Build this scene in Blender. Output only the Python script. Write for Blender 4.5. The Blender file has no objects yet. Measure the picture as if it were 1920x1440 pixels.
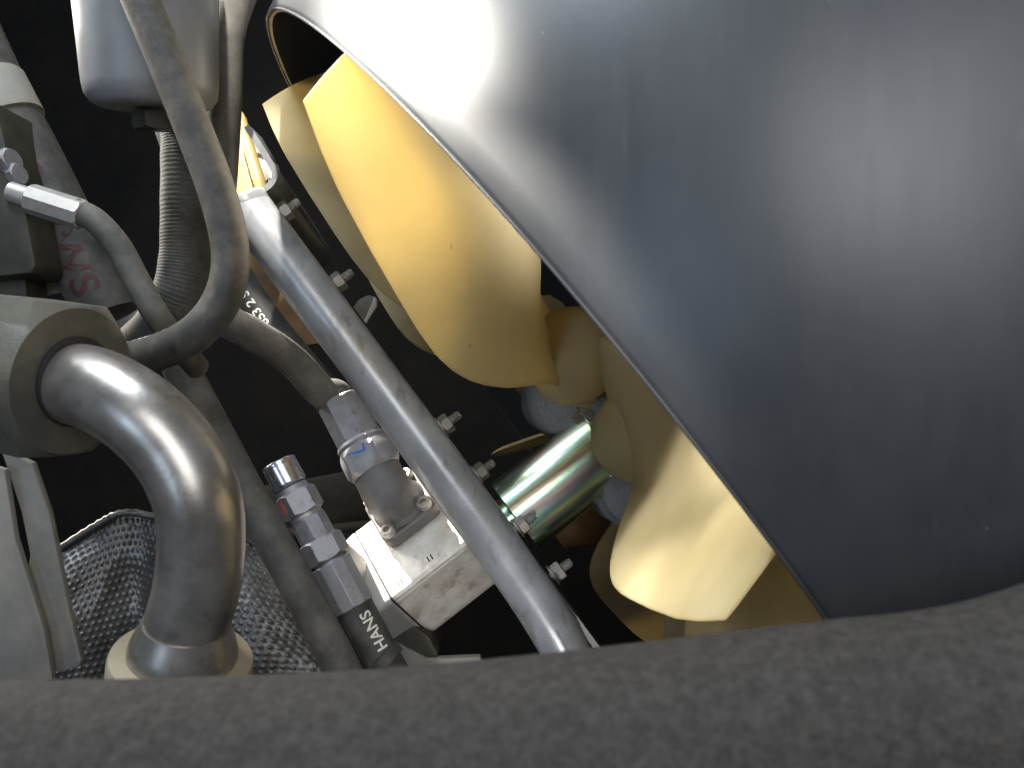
import bpy, bmesh, math, random
from mathutils import Vector, Matrix, Quaternion, noise
import numpy as np
random.seed(3)
S = bpy.context.scene
COL = S.collection
R_ = math.radians

# ------------------------------------------------------------------ camera, light, exposure
FPX = 1640.0                                   # focal length of the phone in pixels of the 1920 px frame
cam = bpy.data.cameras.new('camera')
cam.sensor_width = 36.0
cam.lens = FPX / 1920.0 * 36.0
cam.clip_start = 0.01
cam.clip_end = 50
cam.dof.use_dof = True
cam.dof.focus_distance = 0.78
cam.dof.aperture_fstop = 15
cam_o = bpy.data.objects.new('camera', cam)
cam_o.location = (0, 0, 0)
cam_o.rotation_euler = (R_(90), 0, 0)
COL.objects.link(cam_o)
S.camera = cam_o

world = bpy.data.worlds.new('World')
S.world = world
world.use_nodes = True
bg = world.node_tree.nodes['Background']
bg.inputs['Color'].default_value = (0.75, 0.85, 1.0, 1)
bg.inputs['Strength'].default_value = 0.08

def aim(o, loc, target):
    o.location = loc
    o.rotation_euler = (Vector(target) - Vector(loc)).to_track_quat('-Z', 'Y').to_euler()

def area(name, loc, target, size, energy, color, size_y=None, spread=180):
    l = bpy.data.lights.new(name, 'AREA')
    l.energy = energy; l.color = color; l.size = size; l.spread = R_(spread)
    if size_y:
        l.shape = 'RECTANGLE'; l.size_y = size_y
    o = bpy.data.objects.new(name, l); COL.objects.link(o)
    aim(o, loc, target)
    return o

def spot(name, loc, target, energy, color, cone, blend, radius):
    l = bpy.data.lights.new(name, 'SPOT')
    l.energy = energy; l.color = color; l.spot_size = R_(cone); l.spot_blend = blend; l.shadow_soft_size = radius
    o = bpy.data.objects.new(name, l); COL.objects.link(o)
    aim(o, loc, target)
    return o

S.view_settings.view_transform = 'Standard'
S.view_settings.look = 'None'
S.view_settings.gamma = 1
S.view_settings.exposure = 0
S.view_settings.use_curve_mapping = False
S.render.engine = 'CYCLES'
S.cycles.use_denoising = True
S.cycles.max_bounces = 8
S.cycles.sample_clamp_indirect = 8.0

# fan frame: axis a runs from the motor to the fan, m lies across it in the picture, w points away from the camera
th, ph = 0.647, 0.09
A = Vector((math.cos(th) * math.cos(ph), math.sin(ph), math.sin(th) * math.cos(ph)))
M = A.cross(Vector((0, 1, 0))).normalized()
if M.x < 0: M = -M
W = A.cross(M).normalized()
C = Vector((0.06375, 0.8025, -0.07375))        # centre of the shroud's rim

def P(x, y, d):
    return Vector(((x - 960) / FPX * d, d, -(y - 720) / FPX * d))

def px(n, d):
    return n * d / FPX

def FP(s, rho, wd=0.0):
    return C + A * s + M * rho + W * wd

COOL = (0.80, 0.90, 1.0)
SUN = (1.0, 0.95, 0.86)
# sunlight falling through the open hood from the upper left, and the sky seen through the side door, plus added fill spots
spot('sun_on_motor', (-0.79, 1.02, 0.90), FP(-0.170, 0.0, -0.03), 480, SUN, 8.5, 0.25, 0.008)
spot('sun_on_lower_blade', (-0.85, -0.12, 0.66), P(1335, 1062, 0.49), 76, SUN, 10.0, 0.3, 0.012)
spot('sun_on_shroud_rim', (-0.85, 0.30, 0.70), P(725, 100, 0.45), 300, SUN, 9.0, 1.0, 0.03)
spot('sun_behind_blade', (-0.80, 0.60, 0.92), P(790, 400, 0.60), 330, SUN, 15.0, 0.9, 0.12)
spot('fill_inside_shroud', FP(0.42, -0.08, -0.02), FP(0.03, -0.26, -0.24), 48, (1.0, 0.88, 0.66), 23, 0.9, 0.08)  # unseen warm spot added inside the shroud to glow through the upper blade
spot('sun_on_bracket_end', (-0.12, 0.20, 1.05), P(488, 352, 0.76), 170, SUN, 10, 0.8, 0.012)
spot('sun_on_yellow_frame', (-0.16, 0.15, 1.10), P(476, 300, 1.06), 420, SUN, 6, 0.5, 0.012)
area('sky_through_hood', (-0.50, 0.22, 1.15), (-0.05, 0.75, -0.05), 0.6, 17.0, COOL)
area('sky_through_door', (0.16, -0.75, 0.42), (0.05, 0.6, 0.0), 0.55, 7.5, (0.93, 0.96, 1.0))
area('blue_sky_behind', (-0.85, -0.75, -0.05), (0.05, 0.4, 0.0), 0.32, 2.8, (0.58, 0.75, 1.0))
spot('fill_on_motor', (0.10, -0.25, -0.62), FP(-0.16, 0.04, -0.02), 22, (1.0, 0.96, 0.9), 14, 0.8, 0.08)  # unseen fill spot added low in front to brighten the motor's side
area('daylight_left', (-1.05, 1.05, 0.45), (-0.2, 0.66, 0.08), 0.28, 10.0, (1.0, 0.94, 0.82))

# ------------------------------------------------------------------ mesh helpers
class MB:
    """collects geometry in world coordinates"""
    def __init__(self):
        self.v = []; self.f = []; self.mi = []
    def add(self, vs, fs, mi=0):
        b = len(self.v)
        self.v += [Vector(p) for p in vs]
        self.f += [tuple(i + b for i in f) for f in fs]
        self.mi += [mi] * len(fs)
        return self

def build(name, mb, mat, parent=None, sharp=38, smooth=True, bevel=0, seg=2):
    org = Vector((0, 0, 0))
    p = parent
    while p is not None:
        org += p.location; p = p.parent
    me = bpy.data.meshes.new(name)
    me.from_pydata([tuple(v - org) for v in mb.v], [], mb.f)
    me.validate()
    bm = bmesh.new(); bm.from_mesh(me)
    bmesh.ops.recalc_face_normals(bm, faces=bm.faces)
    if bevel:
        es = [e for e in bm.edges if len(e.link_faces) == 2 and e.calc_face_angle(0) > R_(30)]
        bmesh.ops.bevel(bm, geom=es, offset=bevel, segments=seg, profile=0.5, affect='EDGES', clamp_overlap=True)
    bm.to_mesh(me); bm.free()
    if smooth:
        for pl in me.polygons: pl.use_smooth = True
        me.set_sharp_from_angle(angle=R_(sharp))
    me.materials.append(mat)
    o = bpy.data.objects.new(name, me)
    COL.objects.link(o)
    if parent: o.parent = parent
    return o

def thing(name, label, cat, loc, group=None):
    o = bpy.data.objects.new(name, None)
    o.empty_display_size = 0.01
    o.location = loc
    COL.objects.link(o)
    o['label'] = label; o['category'] = cat
    if group: o['group'] = group
    return o

def tag(o, label, cat, group=None):
    o['label'] = label; o['category'] = cat
    if group: o['group'] = group
    return o

def basis(d):
    d = d.normalized()
    u = d.cross(Vector((0, 0, 1)) if abs(d.z) < 0.9 else Vector((1, 0, 0))).normalized()
    return u, d.cross(u).normalized()

def lathe(o, axis, prof, n=48, u=None, caps=True):
    """prof: (distance along axis, radius)"""
    mb = MB(); d = axis.normalized()
    if u is None: u, v = basis(d)
    else:
        u = (u - d * u.dot(d)).normalized(); v = d.cross(u)
    vs = []; fs = []
    for s, r in prof:
        for i in range(n):
            t = 2 * math.pi * i / n
            vs.append(o + d * s + (u * math.cos(t) + v * math.sin(t)) * r)
    for k in range(len(prof) - 1):
        for i in range(n):
            j = (i + 1) % n
            fs.append((k * n + i, k * n + j, (k + 1) * n + j, (k + 1) * n + i))
    if caps:
        fs.append(tuple(range(n))[::-1]); fs.append(tuple((len(prof) - 1) * n + i for i in range(n)))
    return mb.add(vs, fs)

def hexa(o, axis, length, rad, u=None, ch=0.12, n=6):
    """hexagonal nut body with turned chamfers at both ends (rad = corner radius)"""
    d = axis.normalized()
    if u is None: u, v = basis(d)
    else:
        u = (u - d * u.dot(d)).normalized(); v = d.cross(u)
    K = 12
    flat = rad * math.cos(math.pi / n)
    mb = MB(); vs = []; fs = []
    N = n * K
    c = ch * rad
    rows = [(0, 'c'), (c, 'h'), (length - c, 'h'), (length, 'c')]
    for s, kind in rows:
        for i in range(N):
            t = 2 * math.pi * i / N
            tt = (t % (2 * math.pi / n)) - math.pi / n
            rh = flat / math.cos(tt)
            if kind == 'c':
                r = flat * 0.965; ss = s
            else:
                r = rh
                ex = (rh - flat) / (rad - flat)          # the chamfer bites deeper at the corners
                ss = s + (1 if s < length / 2 else -1) * c * 0.9 * ex - (1 if s < length / 2 else -1) * c * 0.7
            vs.append(o + d * ss + (u * math.cos(t) + v * math.sin(t)) * r)
    for k in range(3):
        for i in range(N):
            j = (i + 1) % N
            fs.append((k * N + i, k * N + j, (k + 1) * N + j, (k + 1) * N + i))
    fs.append(tuple(range(N))[::-1]); fs.append(tuple(3 * N + i for i in range(N)))
    return mb.add(vs, fs)

def smooth_path(pts, step=10):
    """Catmull-Rom through the points"""
    p = [Vector(q) for q in pts]
    p = [p[0] * 2 - p[1]] + p + [p[-1] * 2 - p[-2]]
    out = []
    for i in range(1, len(p) - 2):
        for k in range(step):
            t = k / step
            a, b, c, d = p[i - 1], p[i], p[i + 1], p[i + 2]
            out.append(0.5 * ((2 * b) + (c - a) * t + (2 * a - 5 * b + 4 * c - d) * t * t + (3 * b - a - 3 * c + d) * t ** 3))
    out.append(p[-2])
    return out

def frames(path):
    T = []
    for i in range(len(path)):
        a = path[max(0, i - 1)]; b = path[min(len(path) - 1, i + 1)]
        T.append((b - a).normalized())
    u, v = basis(T[0]); U = [u]
    for i in range(1, len(path)):
        q = T[i - 1].rotation_difference(T[i])
        u = (q @ U[-1]); u = (u - T[i] * u.dot(T[i])).normalized(); U.append(u)
    return T, U

def sweep(path, rad, n=32, caps=True):
    T, U = frames(path)
    mb = MB(); vs = []; fs = []
    for i, p in enumerate(path):
        r = rad(i / (len(path) - 1)) if callable(rad) else rad
        v = T[i].cross(U[i])
        for k in range(n):
            t = 2 * math.pi * k / n
            vs.append(p + (U[i] * math.cos(t) + v * math.sin(t)) * r)
    for i in range(len(path) - 1):
        for k in range(n):
            j = (k + 1) % n
            fs.append((i * n + k, i * n + j, (i + 1) * n + j, (i + 1) * n + k))
    if caps:
        fs.append(tuple(range(n))[::-1]); fs.append(tuple((len(path) - 1) * n + k for k in range(n)))
    return mb.add(vs, fs)

def prism(poly, vec):
    """polygon (world points) extruded along vec"""
    n = len(poly)
    vs = [Vector(p) for p in poly] + [Vector(p) + vec for p in poly]
    fs = [tuple(range(n))[::-1], tuple(range(n, 2 * n))]
    for i in range(n):
        j = (i + 1) % n
        fs.append((i, j, n + j, n + i))
    return MB().add(vs, fs)

def poly_px(pts, d):
    return [P(x, y, d) for x, y in pts]

def box(o, ax, ay, az):
    """o corner-centred box with half vectors"""
    vs = [o + ax * i + ay * j + az * k for i in (-1, 1) for j in (-1, 1) for k in (-1, 1)]
    fs = [(0, 1, 3, 2), (4, 6, 7, 5), (0, 4, 5, 1), (2, 3, 7, 6), (0, 2, 6, 4), (1, 5, 7, 3)]
    return MB().add(vs, fs)

def text_on_tube(name, string, path, rad, along, toward, size, mat, parent, flip=False, lift=0.0002, stretch=1.0):
    """letters wrapped on a hose: along = start distance, toward = direction the letters face"""
    cu = bpy.data.curves.new('t', 'FONT'); cu.body = string; cu.size = size; cu.resolution_u = 3; cu.offset = size * 0.018
    to = bpy.data.objects.new('t', cu); COL.objects.link(to)
    dg = bpy.context.evaluated_depsgraph_get(); dg.update()
    me = bpy.data.meshes.new_from_object(to.evaluated_get(dg))
    bpy.data.objects.remove(to)
    bm = bmesh.new(); bm.from_mesh(me)
    bmesh.ops.subdivide_edges(bm, edges=[e for e in bm.edges if e.calc_length() > size * 0.2], cuts=2)
    acc = [0.0]
    for i in range(1, len(path)): acc.append(acc[-1] + (path[i] - path[i - 1]).length)
    T, _ = frames(path)
    ymid = size * 0.35
    org = Vector((0, 0, 0)); p = parent
    while p is not None:
        org += p.location; p = p.parent
    for vt in bm.verts:
        x = vt.co.x * stretch; y = vt.co.y - ymid
        s = along - x if flip else along + x
        s = min(max(s, 0), acc[-1] - 1e-6)
        i = max(k for k in range(len(acc) - 1) if acc[k] <= s)
        f = (s - acc[i]) / max(1e-9, acc[i + 1] - acc[i])
        c = path[i].lerp(path[i + 1], f); t = T[i].lerp(T[i + 1], f).normalized()
        fz = (toward - t * toward.dot(t)).normalized()
        side = fz.cross(t) * (1 if not flip else -1)
        an = y / rad
        vt.co = c + (fz * math.cos(an) + side * math.sin(an)) * (rad + lift) - org
    bm.to_mesh(me); bm.free()
    me.materials.clear(); me.materials.append(mat)
    o = bpy.data.objects.new(name, me); COL.objects.link(o); o.parent = parent
    return o

# ------------------------------------------------------------------ materials
def mat(name, base, rough=0.5, metal=0.0, var=0.25, scale=60.0, dust=None, dust_amt=0.4, dust_scale=25.0,
        bump=0.0, bump_scale=400.0, rvar=0.12, stretch=None, spec=0.5, coat=0.0, speck=None):
    m_ = bpy.data.materials.new(name); m_.use_nodes = True
    nt = m_.node_tree; N = nt.nodes; L = nt.links
    b = N['Principled BSDF']
    tc = N.new('ShaderNodeTexCoord'); mp = N.new('ShaderNodeMapping')
    L.new(tc.outputs['Object'], mp.inputs['Vector'])
    if stretch: mp.inputs['Scale'].default_value = stretch
    n1 = N.new('ShaderNodeTexNoise'); n1.inputs['Scale'].default_value = scale; n1.inputs['Detail'].default_value = 6; n1.inputs['Roughness'].default_value = 0.65
    L.new(mp.outputs['Vector'], n1.inputs['Vector'])
    r1 = N.new('ShaderNodeMapRange'); r1.inputs['From Min'].default_value = 0.3; r1.inputs['From Max'].default_value = 0.7
    L.new(n1.outputs['Fac'], r1.inputs['Value'])
    mx = N.new('ShaderNodeMix'); mx.data_type = 'RGBA'
    L.new(r1.outputs['Result'], mx.inputs['Factor'])
    mx.inputs['A'].default_value = (*[c * (1 - var) for c in base], 1)
    mx.inputs['B'].default_value = (*[min(1, c * (1 + var)) for c in base], 1)
    out = mx.outputs['Result']
    if dust:
        n2 = N.new('ShaderNodeTexNoise'); n2.inputs['Scale'].default_value = dust_scale; n2.inputs['Detail'].default_value = 9; n2.inputs['Roughness'].default_value = 0.7
        L.new(tc.outputs['Object'], n2.inputs['Vector'])
        r2 = N.new('ShaderNodeMapRange'); r2.inputs['From Min'].default_value = 0.42; r2.inputs['From Max'].default_value = 0.72; r2.inputs['To Max'].default_value = dust_amt
        L.new(n2.outputs['Fac'], r2.inputs['Value'])
        m2 = N.new('ShaderNodeMix'); m2.data_type = 'RGBA'
        L.new(r2.outputs['Result'], m2.inputs['Factor']); L.new(out, m2.inputs['A']); m2.inputs['B'].default_value = (*dust, 1)
        out = m2.outputs['Result']
    if speck:
        vo = N.new('ShaderNodeTexVoronoi'); vo.inputs['Scale'].default_value = speck[0]
        L.new(tc.outputs['Object'], vo.inputs['Vector'])
        r3 = N.new('ShaderNodeMapRange'); r3.inputs['From Min'].default_value = speck[1]; r3.inputs['From Max'].default_value = speck[1] * 0.5
        L.new(vo.outputs['Distance'], r3.inputs['Value'])
        sp = N.new('ShaderNodeSeparateColor'); L.new(vo.outputs['Color'], sp.inputs['Color'])
        gt = N.new('ShaderNodeMath'); gt.operation = 'GREATER_THAN'; gt.inputs[1].default_value = speck[2]
        L.new(sp.outputs[0], gt.inputs[0])
        mu = N.new('ShaderNodeMath'); mu.operation = 'MULTIPLY'
        L.new(r3.outputs['Result'], mu.inputs[0]); L.new(gt.outputs[0], mu.inputs[1])
        m3 = N.new('ShaderNodeMix'); m3.data_type = 'RGBA'
        L.new(mu.outputs[0], m3.inputs['Factor']); L.new(out, m3.inputs['A']); m3.inputs['B'].default_value = (*speck[3], 1)
        out = m3.outputs['Result']
    L.new(out, b.inputs['Base Color'])
    b.inputs['Metallic'].default_value = metal
    b.inputs['Specular IOR Level'].default_value = spec
    b.inputs['Coat Weight'].default_value = coat
    rr = N.new('ShaderNodeMapRange'); rr.inputs['To Min'].default_value = max(0.03, rough - rvar); rr.inputs['To Max'].default_value = min(1, rough + rvar)
    L.new(n1.outputs['Fac'], rr.inputs['Value']); L.new(rr.outputs['Result'], b.inputs['Roughness'])
    if bump:
        n3 = N.new('ShaderNodeTexNoise'); n3.inputs['Scale'].default_value = bump_scale; n3.inputs['Detail'].default_value = 4
        L.new(mp.outputs['Vector'], n3.inputs['Vector'])
        bp = N.new('ShaderNodeBump'); bp.inputs['Strength'].default_value = bump; bp.inputs['Distance'].default_value = 0.001
        L.new(n3.outputs['Fac'], bp.inputs['Height']); L.new(bp.outputs['Normal'], b.inputs['Normal'])
    return m_

DUST = (0.30, 0.27, 0.23)
m_rubber = mat('rubber_hose', (0.042, 0.040, 0.036), 0.66, dust=(0.20, 0.18, 0.15), dust_amt=0.4, dust_scale=55, bump=0.25, bump_scale=900)
m_rubber_dust = mat('dusty_rubber_hose', (0.075, 0.07, 0.062), 0.7, dust=(0.23, 0.21, 0.175), dust_amt=0.5, dust_scale=40, bump=0.3, bump_scale=700)
m_rubber_black = mat('black_rubber', (0.022, 0.022, 0.022), 0.55, dust=DUST, dust_amt=0.18, bump=0.15)
m_rubber_front = mat('weathered_foreground_rubber', (0.050, 0.044, 0.039), 0.85, spec=0.2, var=0.25, scale=420, dust=(0.15, 0.135, 0.12), dust_amt=0.35, dust_scale=240, bump=0.6, bump_scale=420)
m_shroud = mat('grey_shroud_plastic', (0.046, 0.049, 0.055), 0.43, var=0.14, spec=0.75, scale=6, dust=(0.085, 0.083, 0.078), dust_amt=0.5, dust_scale=9, bump=0.05, bump_scale=900, rvar=0.08, stretch=(7, 7, 0.8), speck=(120, 0.07, 0.90, (0.17, 0.165, 0.15)))
m_steel = mat('polished_steel_tube', (0.42, 0.39, 0.355), 0.35, 0.8, var=0.22, scale=40, rvar=0.10, bump=0.06, bump_scale=300, dust=(0.26, 0.22, 0.17), dust_amt=0.35, dust_scale=30)
m_tube = mat('silver_painted_tube', (0.43, 0.445, 0.47), 0.33, 0.3, var=0.18, scale=35, dust=(0.25, 0.22, 0.19), dust_amt=0.25, rvar=0.1, bump=0.05)
m_zinc = mat('zinc_plated_steel', (0.29, 0.29, 0.315), 0.50, 0.5, var=0.15, scale=120, dust=(0.30, 0.27, 0.23), dust_amt=0.35, bump=0.06)
m_zinc_dull = mat('dull_zinc_bolt', (0.42, 0.40, 0.37), 0.5, 0.5, var=0.2, scale=200, dust=DUST, dust_amt=0.4)
m_chrome = mat('bright_zinc_cap', (0.62, 0.62, 0.66), 0.25, 0.9, var=0.1, scale=150)
m_alu = mat('cast_aluminium', (0.62, 0.60, 0.57), 0.55, 0.25, var=0.12, scale=70, dust=(0.33, 0.27, 0.20), dust_amt=0.5, dust_scale=35, bump=0.15, bump_scale=500)
m_alu_ext = mat('extruded_aluminium', (0.66, 0.64, 0.60), 0.5, 0.3, var=0.14, scale=60, dust=(0.33, 0.25, 0.17), dust_amt=0.6, dust_scale=45, bump=0.12)
m_cast = mat('grey_cast_elbow', (0.125, 0.125, 0.13), 0.55, 0.3, var=0.2, scale=150, dust=(0.19, 0.155, 0.12), dust_amt=0.5, dust_scale=45, bump=0.35, bump_scale=900)
m_hub = mat('cast_hub_metal', (0.30, 0.305, 0.32), 0.6, 0.0, var=0.3, scale=500, bump=0.4, bump_scale=900)
m_black = mat('black_paint', (0.012, 0.012, 0.013), 0.45, dust=(0.09, 0.085, 0.075), dust_amt=0.3)
m_plate = mat('bracket_plate_paint', (0.22, 0.225, 0.23), 0.4, 0.2, var=0.2, dust=(0.3, 0.29, 0.27), dust_amt=0.3)
m_edge = mat('bare_plate_edge', (0.55, 0.56, 0.58), 0.5, 0.3, var=0.1)
m_white = mat('off_white_plastic', (0.78, 0.75, 0.68), 0.5, var=0.06)
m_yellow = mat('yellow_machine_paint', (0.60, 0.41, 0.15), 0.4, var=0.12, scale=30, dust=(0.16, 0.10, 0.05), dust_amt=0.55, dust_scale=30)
m_yellow_shade = mat('shaded_yellow_paint', (0.17, 0.095, 0.03), 0.6, var=0.3, scale=40, dust=(0.06, 0.04, 0.02), dust_amt=0.6)  # the frame's yellow darkened to brown: shade put into the paint colour
m_cream = mat('cream_paint', (0.46, 0.385, 0.26), 0.55, var=0.1, dust=(0.3, 0.26, 0.2), dust_amt=0.35)
m_nut = mat('olive_grey_casting', (0.115, 0.11, 0.092), 0.5, 0.25, var=0.15, scale=50, dust=(0.22, 0.20, 0.14), dust_amt=0.5, dust_scale=20, bump=0.2, bump_scale=600)
m_block = mat('dark_olive_block', (0.032, 0.030, 0.021), 0.6, var=0.25, dust=(0.11, 0.10, 0.07), dust_amt=0.4)
m_galv = mat('grey_bracket_paint', (0.21, 0.20, 0.178), 0.6, var=0.12, dust=(0.42, 0.36, 0.26), dust_amt=0.4, bump=0.15)
m_shield = mat('embossed_heat_shield', (0.22, 0.215, 0.21), 0.42, 0.75, var=0.3, scale=60, dust=(0.10, 0.085, 0.06), dust_amt=0.85, dust_scale=16)
m_can = mat('filter_canister_paint', (0.22, 0.225, 0.235), 0.42, var=0.1, dust=(0.30, 0.29, 0.26), dust_amt=0.4, bump=0.05)
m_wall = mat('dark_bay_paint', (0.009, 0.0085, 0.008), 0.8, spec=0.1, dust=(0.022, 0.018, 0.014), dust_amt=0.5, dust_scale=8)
m_ink = mat('white_print', (0.68, 0.66, 0.58), 0.6, var=0.2, scale=900)
m_ink_red = mat('red_print', (0.055, 0.011, 0.010), 0.6, var=0.5, scale=300)
m_red = mat('red_paint_mark', (0.75, 0.10, 0.06), 0.6)
m_blue = mat('blue_marker', (0.03, 0.16, 0.55), 0.6)
m_dark = mat('dark_recess', (0.02, 0.018, 0.016), 0.7)

def blade_material():
    m_ = bpy.data.materials.new('cream_nylon_blade'); m_.use_nodes = True
    nt = m_.node_tree; N = nt.nodes; L = nt.links
    for n in list(N): N.remove(n)
    out = N.new('ShaderNodeOutputMaterial')
    tc = N.new('ShaderNodeTexCoord')
    n1 = N.new('ShaderNodeTexNoise'); n1.inputs['Scale'].default_value = 14; n1.inputs['Detail'].default_value = 8
    L.new(tc.outputs['Object'], n1.inputs['Vector'])
    cr = N.new('ShaderNodeValToRGB')
    cr.color_ramp.elements[0].position = 0.35; cr.color_ramp.elements[0].color = (0.55, 0.50, 0.30, 1)
    cr.color_ramp.elements[1].position = 0.62; cr.color_ramp.elements[1].color = (0.74, 0.69, 0.47, 1)
    L.new(n1.outputs['Fac'], cr.inputs['Fac'])
    # little dark nicks
    vo = N.new('ShaderNodeTexVoronoi'); vo.inputs['Scale'].default_value = 38
    mp = N.new('ShaderNodeMapping'); mp.inputs['Scale'].default_value = (1, 1, 0.5)
    L.new(tc.outputs['Object'], mp.inputs['Vector']); L.new(mp.outputs['Vector'], vo.inputs['Vector'])
    r3 = N.new('ShaderNodeMapRange'); r3.inputs['From Min'].default_value = 0.055; r3.inputs['From Max'].default_value = 0.03
    L.new(vo.outputs['Distance'], r3.inputs['Value'])
    mx = N.new('ShaderNodeMix'); mx.data_type = 'RGBA'
    L.new(r3.outputs['Result'], mx.inputs['Factor']); L.new(cr.outputs['Color'], mx.inputs['A']); mx.inputs['B'].default_value = (0.25, 0.17, 0.08, 1)
    d = N.new('ShaderNodeBsdfPrincipled'); d.inputs['Roughness'].default_value = 0.6; d.inputs['Specular IOR Level'].default_value = 0.3
    L.new(mx.outputs['Result'], d.inputs['Base Color'])
    t = N.new('ShaderNodeBsdfTranslucent'); t.inputs['Color'].default_value = (1.0, 0.82, 0.44, 1)
    ms = N.new('ShaderNodeMixShader'); ms.inputs['Fac'].default_value = 0.5
    L.new(d.outputs[0], ms.inputs[1]); L.new(t.outputs[0], ms.inputs[2]); L.new(ms.outputs[0], out.inputs['Surface'])
    return m_
m_blade = blade_material()

def add_scratches(m_, scale, rot, lo, amt, col):
    """sparse fine scuffs with one direction, mixed over a material's colour"""
    nt = m_.node_tree; N = nt.nodes; L = nt.links
    b = N['Principled BSDF']; src = b.inputs['Base Color'].links[0].from_socket
    tc = N.new('ShaderNodeTexCoord'); mp = N.new('ShaderNodeMapping')
    mp.inputs['Scale'].default_value = scale; mp.inputs['Rotation'].default_value = rot
    L.new(tc.outputs['Object'], mp.inputs['Vector'])
    n = N.new('ShaderNodeTexNoise'); n.inputs['Scale'].default_value = 1.0; n.inputs['Detail'].default_value = 5; n.inputs['Roughness'].default_value = 0.6
    L.new(mp.outputs['Vector'], n.inputs['Vector'])
    r = N.new('ShaderNodeMapRange'); r.inputs['From Min'].default_value = lo; r.inputs['From Max'].default_value = lo + 0.12; r.inputs['To Max'].default_value = amt
    L.new(n.outputs['Fac'], r.inputs['Value'])
    mx = N.new('ShaderNodeMix'); mx.data_type = 'RGBA'
    L.new(r.outputs['Result'], mx.inputs['Factor']); L.new(src, mx.inputs['A']); mx.inputs['B'].default_value = (*col, 1)
    L.new(mx.outputs['Result'], b.inputs['Base Color'])
add_scratches(m_shroud, (110, 110, 7), (0, 0.12, 0), 0.655, 0.14, (0.26, 0.25, 0.23))
add_scratches(m_shroud, (16, 16, 2.5), (0, 0.15, 0), 0.57, 0.18, (0.11, 0.106, 0.098))
add_scratches(m_tube, (70, 70, 25), (0.3, 0.5, 0), 0.55, 0.5, (0.20, 0.18, 0.155))
add_scratches(m_alu_ext, (50, 50, 50), (0, 0, 0), 0.56, 0.6, (0.26, 0.20, 0.14))
add_scratches(m_zinc, (110, 110, 110), (0, 0, 0), 0.56, 0.5, (0.14, 0.12, 0.10))
add_scratches(m_steel, (60, 60, 60), (0, 0, 0), 0.58, 0.55, (0.20, 0.16, 0.12))

def chromate():
    """yellow-passivated zinc: green, pink and gold streaks drawn along the turned sleeve"""
    m_ = bpy.data.materials.new('iridescent_zinc_chromate'); m_.use_nodes = True
    nt = m_.node_tree; N = nt.nodes; L = nt.links
    b = N['Principled BSDF']
    tc = N.new('ShaderNodeTexCoord'); mp = N.new('ShaderNodeMapping')
    # object space is turned so that z runs along the sleeve
    L.new(tc.outputs['Object'], mp.inputs['Vector']); mp.inputs['Scale'].default_value = (1, 1, 0.05)
    n1 = N.new('ShaderNodeTexNoise'); n1.inputs['Scale'].default_value = 70; n1.inputs['Detail'].default_value = 3
    L.new(mp.outputs['Vector'], n1.inputs['Vector'])
    cr = N.new('ShaderNodeValToRGB'); e = cr.color_ramp.elements
    e[0].position = 0.30; e[0].color = (0.66, 0.42, 0.42, 1)
    e[1].position = 0.72; e[1].color = (0.46, 0.80, 0.70, 1)
    for pos, c in ((0.40, (0.84, 0.78, 0.52, 1)), (0.48, (0.68, 0.88, 0.58, 1)), (0.56, (0.42, 0.76, 0.66, 1)), (0.64, (0.78, 0.62, 0.66, 1))):
        x = e.new(pos); x.color = c
    L.new(n1.outputs['Fac'], cr.inputs['Fac'])
    L.new(cr.outputs['Color'], b.inputs['Base Color'])
    b.inputs['Metallic'].default_value = 1.0
    b.inputs['Roughness'].default_value = 0.27
    n2 = N.new('ShaderNodeTexNoise'); n2.inputs['Scale'].default_value = 260; n2.inputs['Detail'].default_value = 3
    L.new(mp.outputs['Vector'], n2.inputs['Vector'])
    bp = N.new('ShaderNodeBump'); bp.inputs['Strength'].default_value = 0.12; bp.inputs['Distance'].default_value = 0.001
    L.new(n2.outputs['Fac'], bp.inputs['Height']); L.new(bp.outputs['Normal'], b.inputs['Normal'])
    return m_
m_chromate = chromate()

# ------------------------------------------------------------------ the setting: dark engine bay
def struct(name, mb, m_):
    o = build(name, mb, m_, smooth=False); o['kind'] = 'structure'; return o
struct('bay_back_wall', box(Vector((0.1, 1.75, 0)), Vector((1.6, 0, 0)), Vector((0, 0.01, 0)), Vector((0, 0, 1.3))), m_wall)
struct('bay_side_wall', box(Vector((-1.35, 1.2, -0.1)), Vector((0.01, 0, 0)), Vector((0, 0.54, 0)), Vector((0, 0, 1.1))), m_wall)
struct('bay_floor', box(Vector((0.1, 1.15, -0.9)), Vector((1.1, 0, 0)), Vector((0, 0.58, 0)), Vector((0, 0, 0.01))), m_wall)

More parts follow.
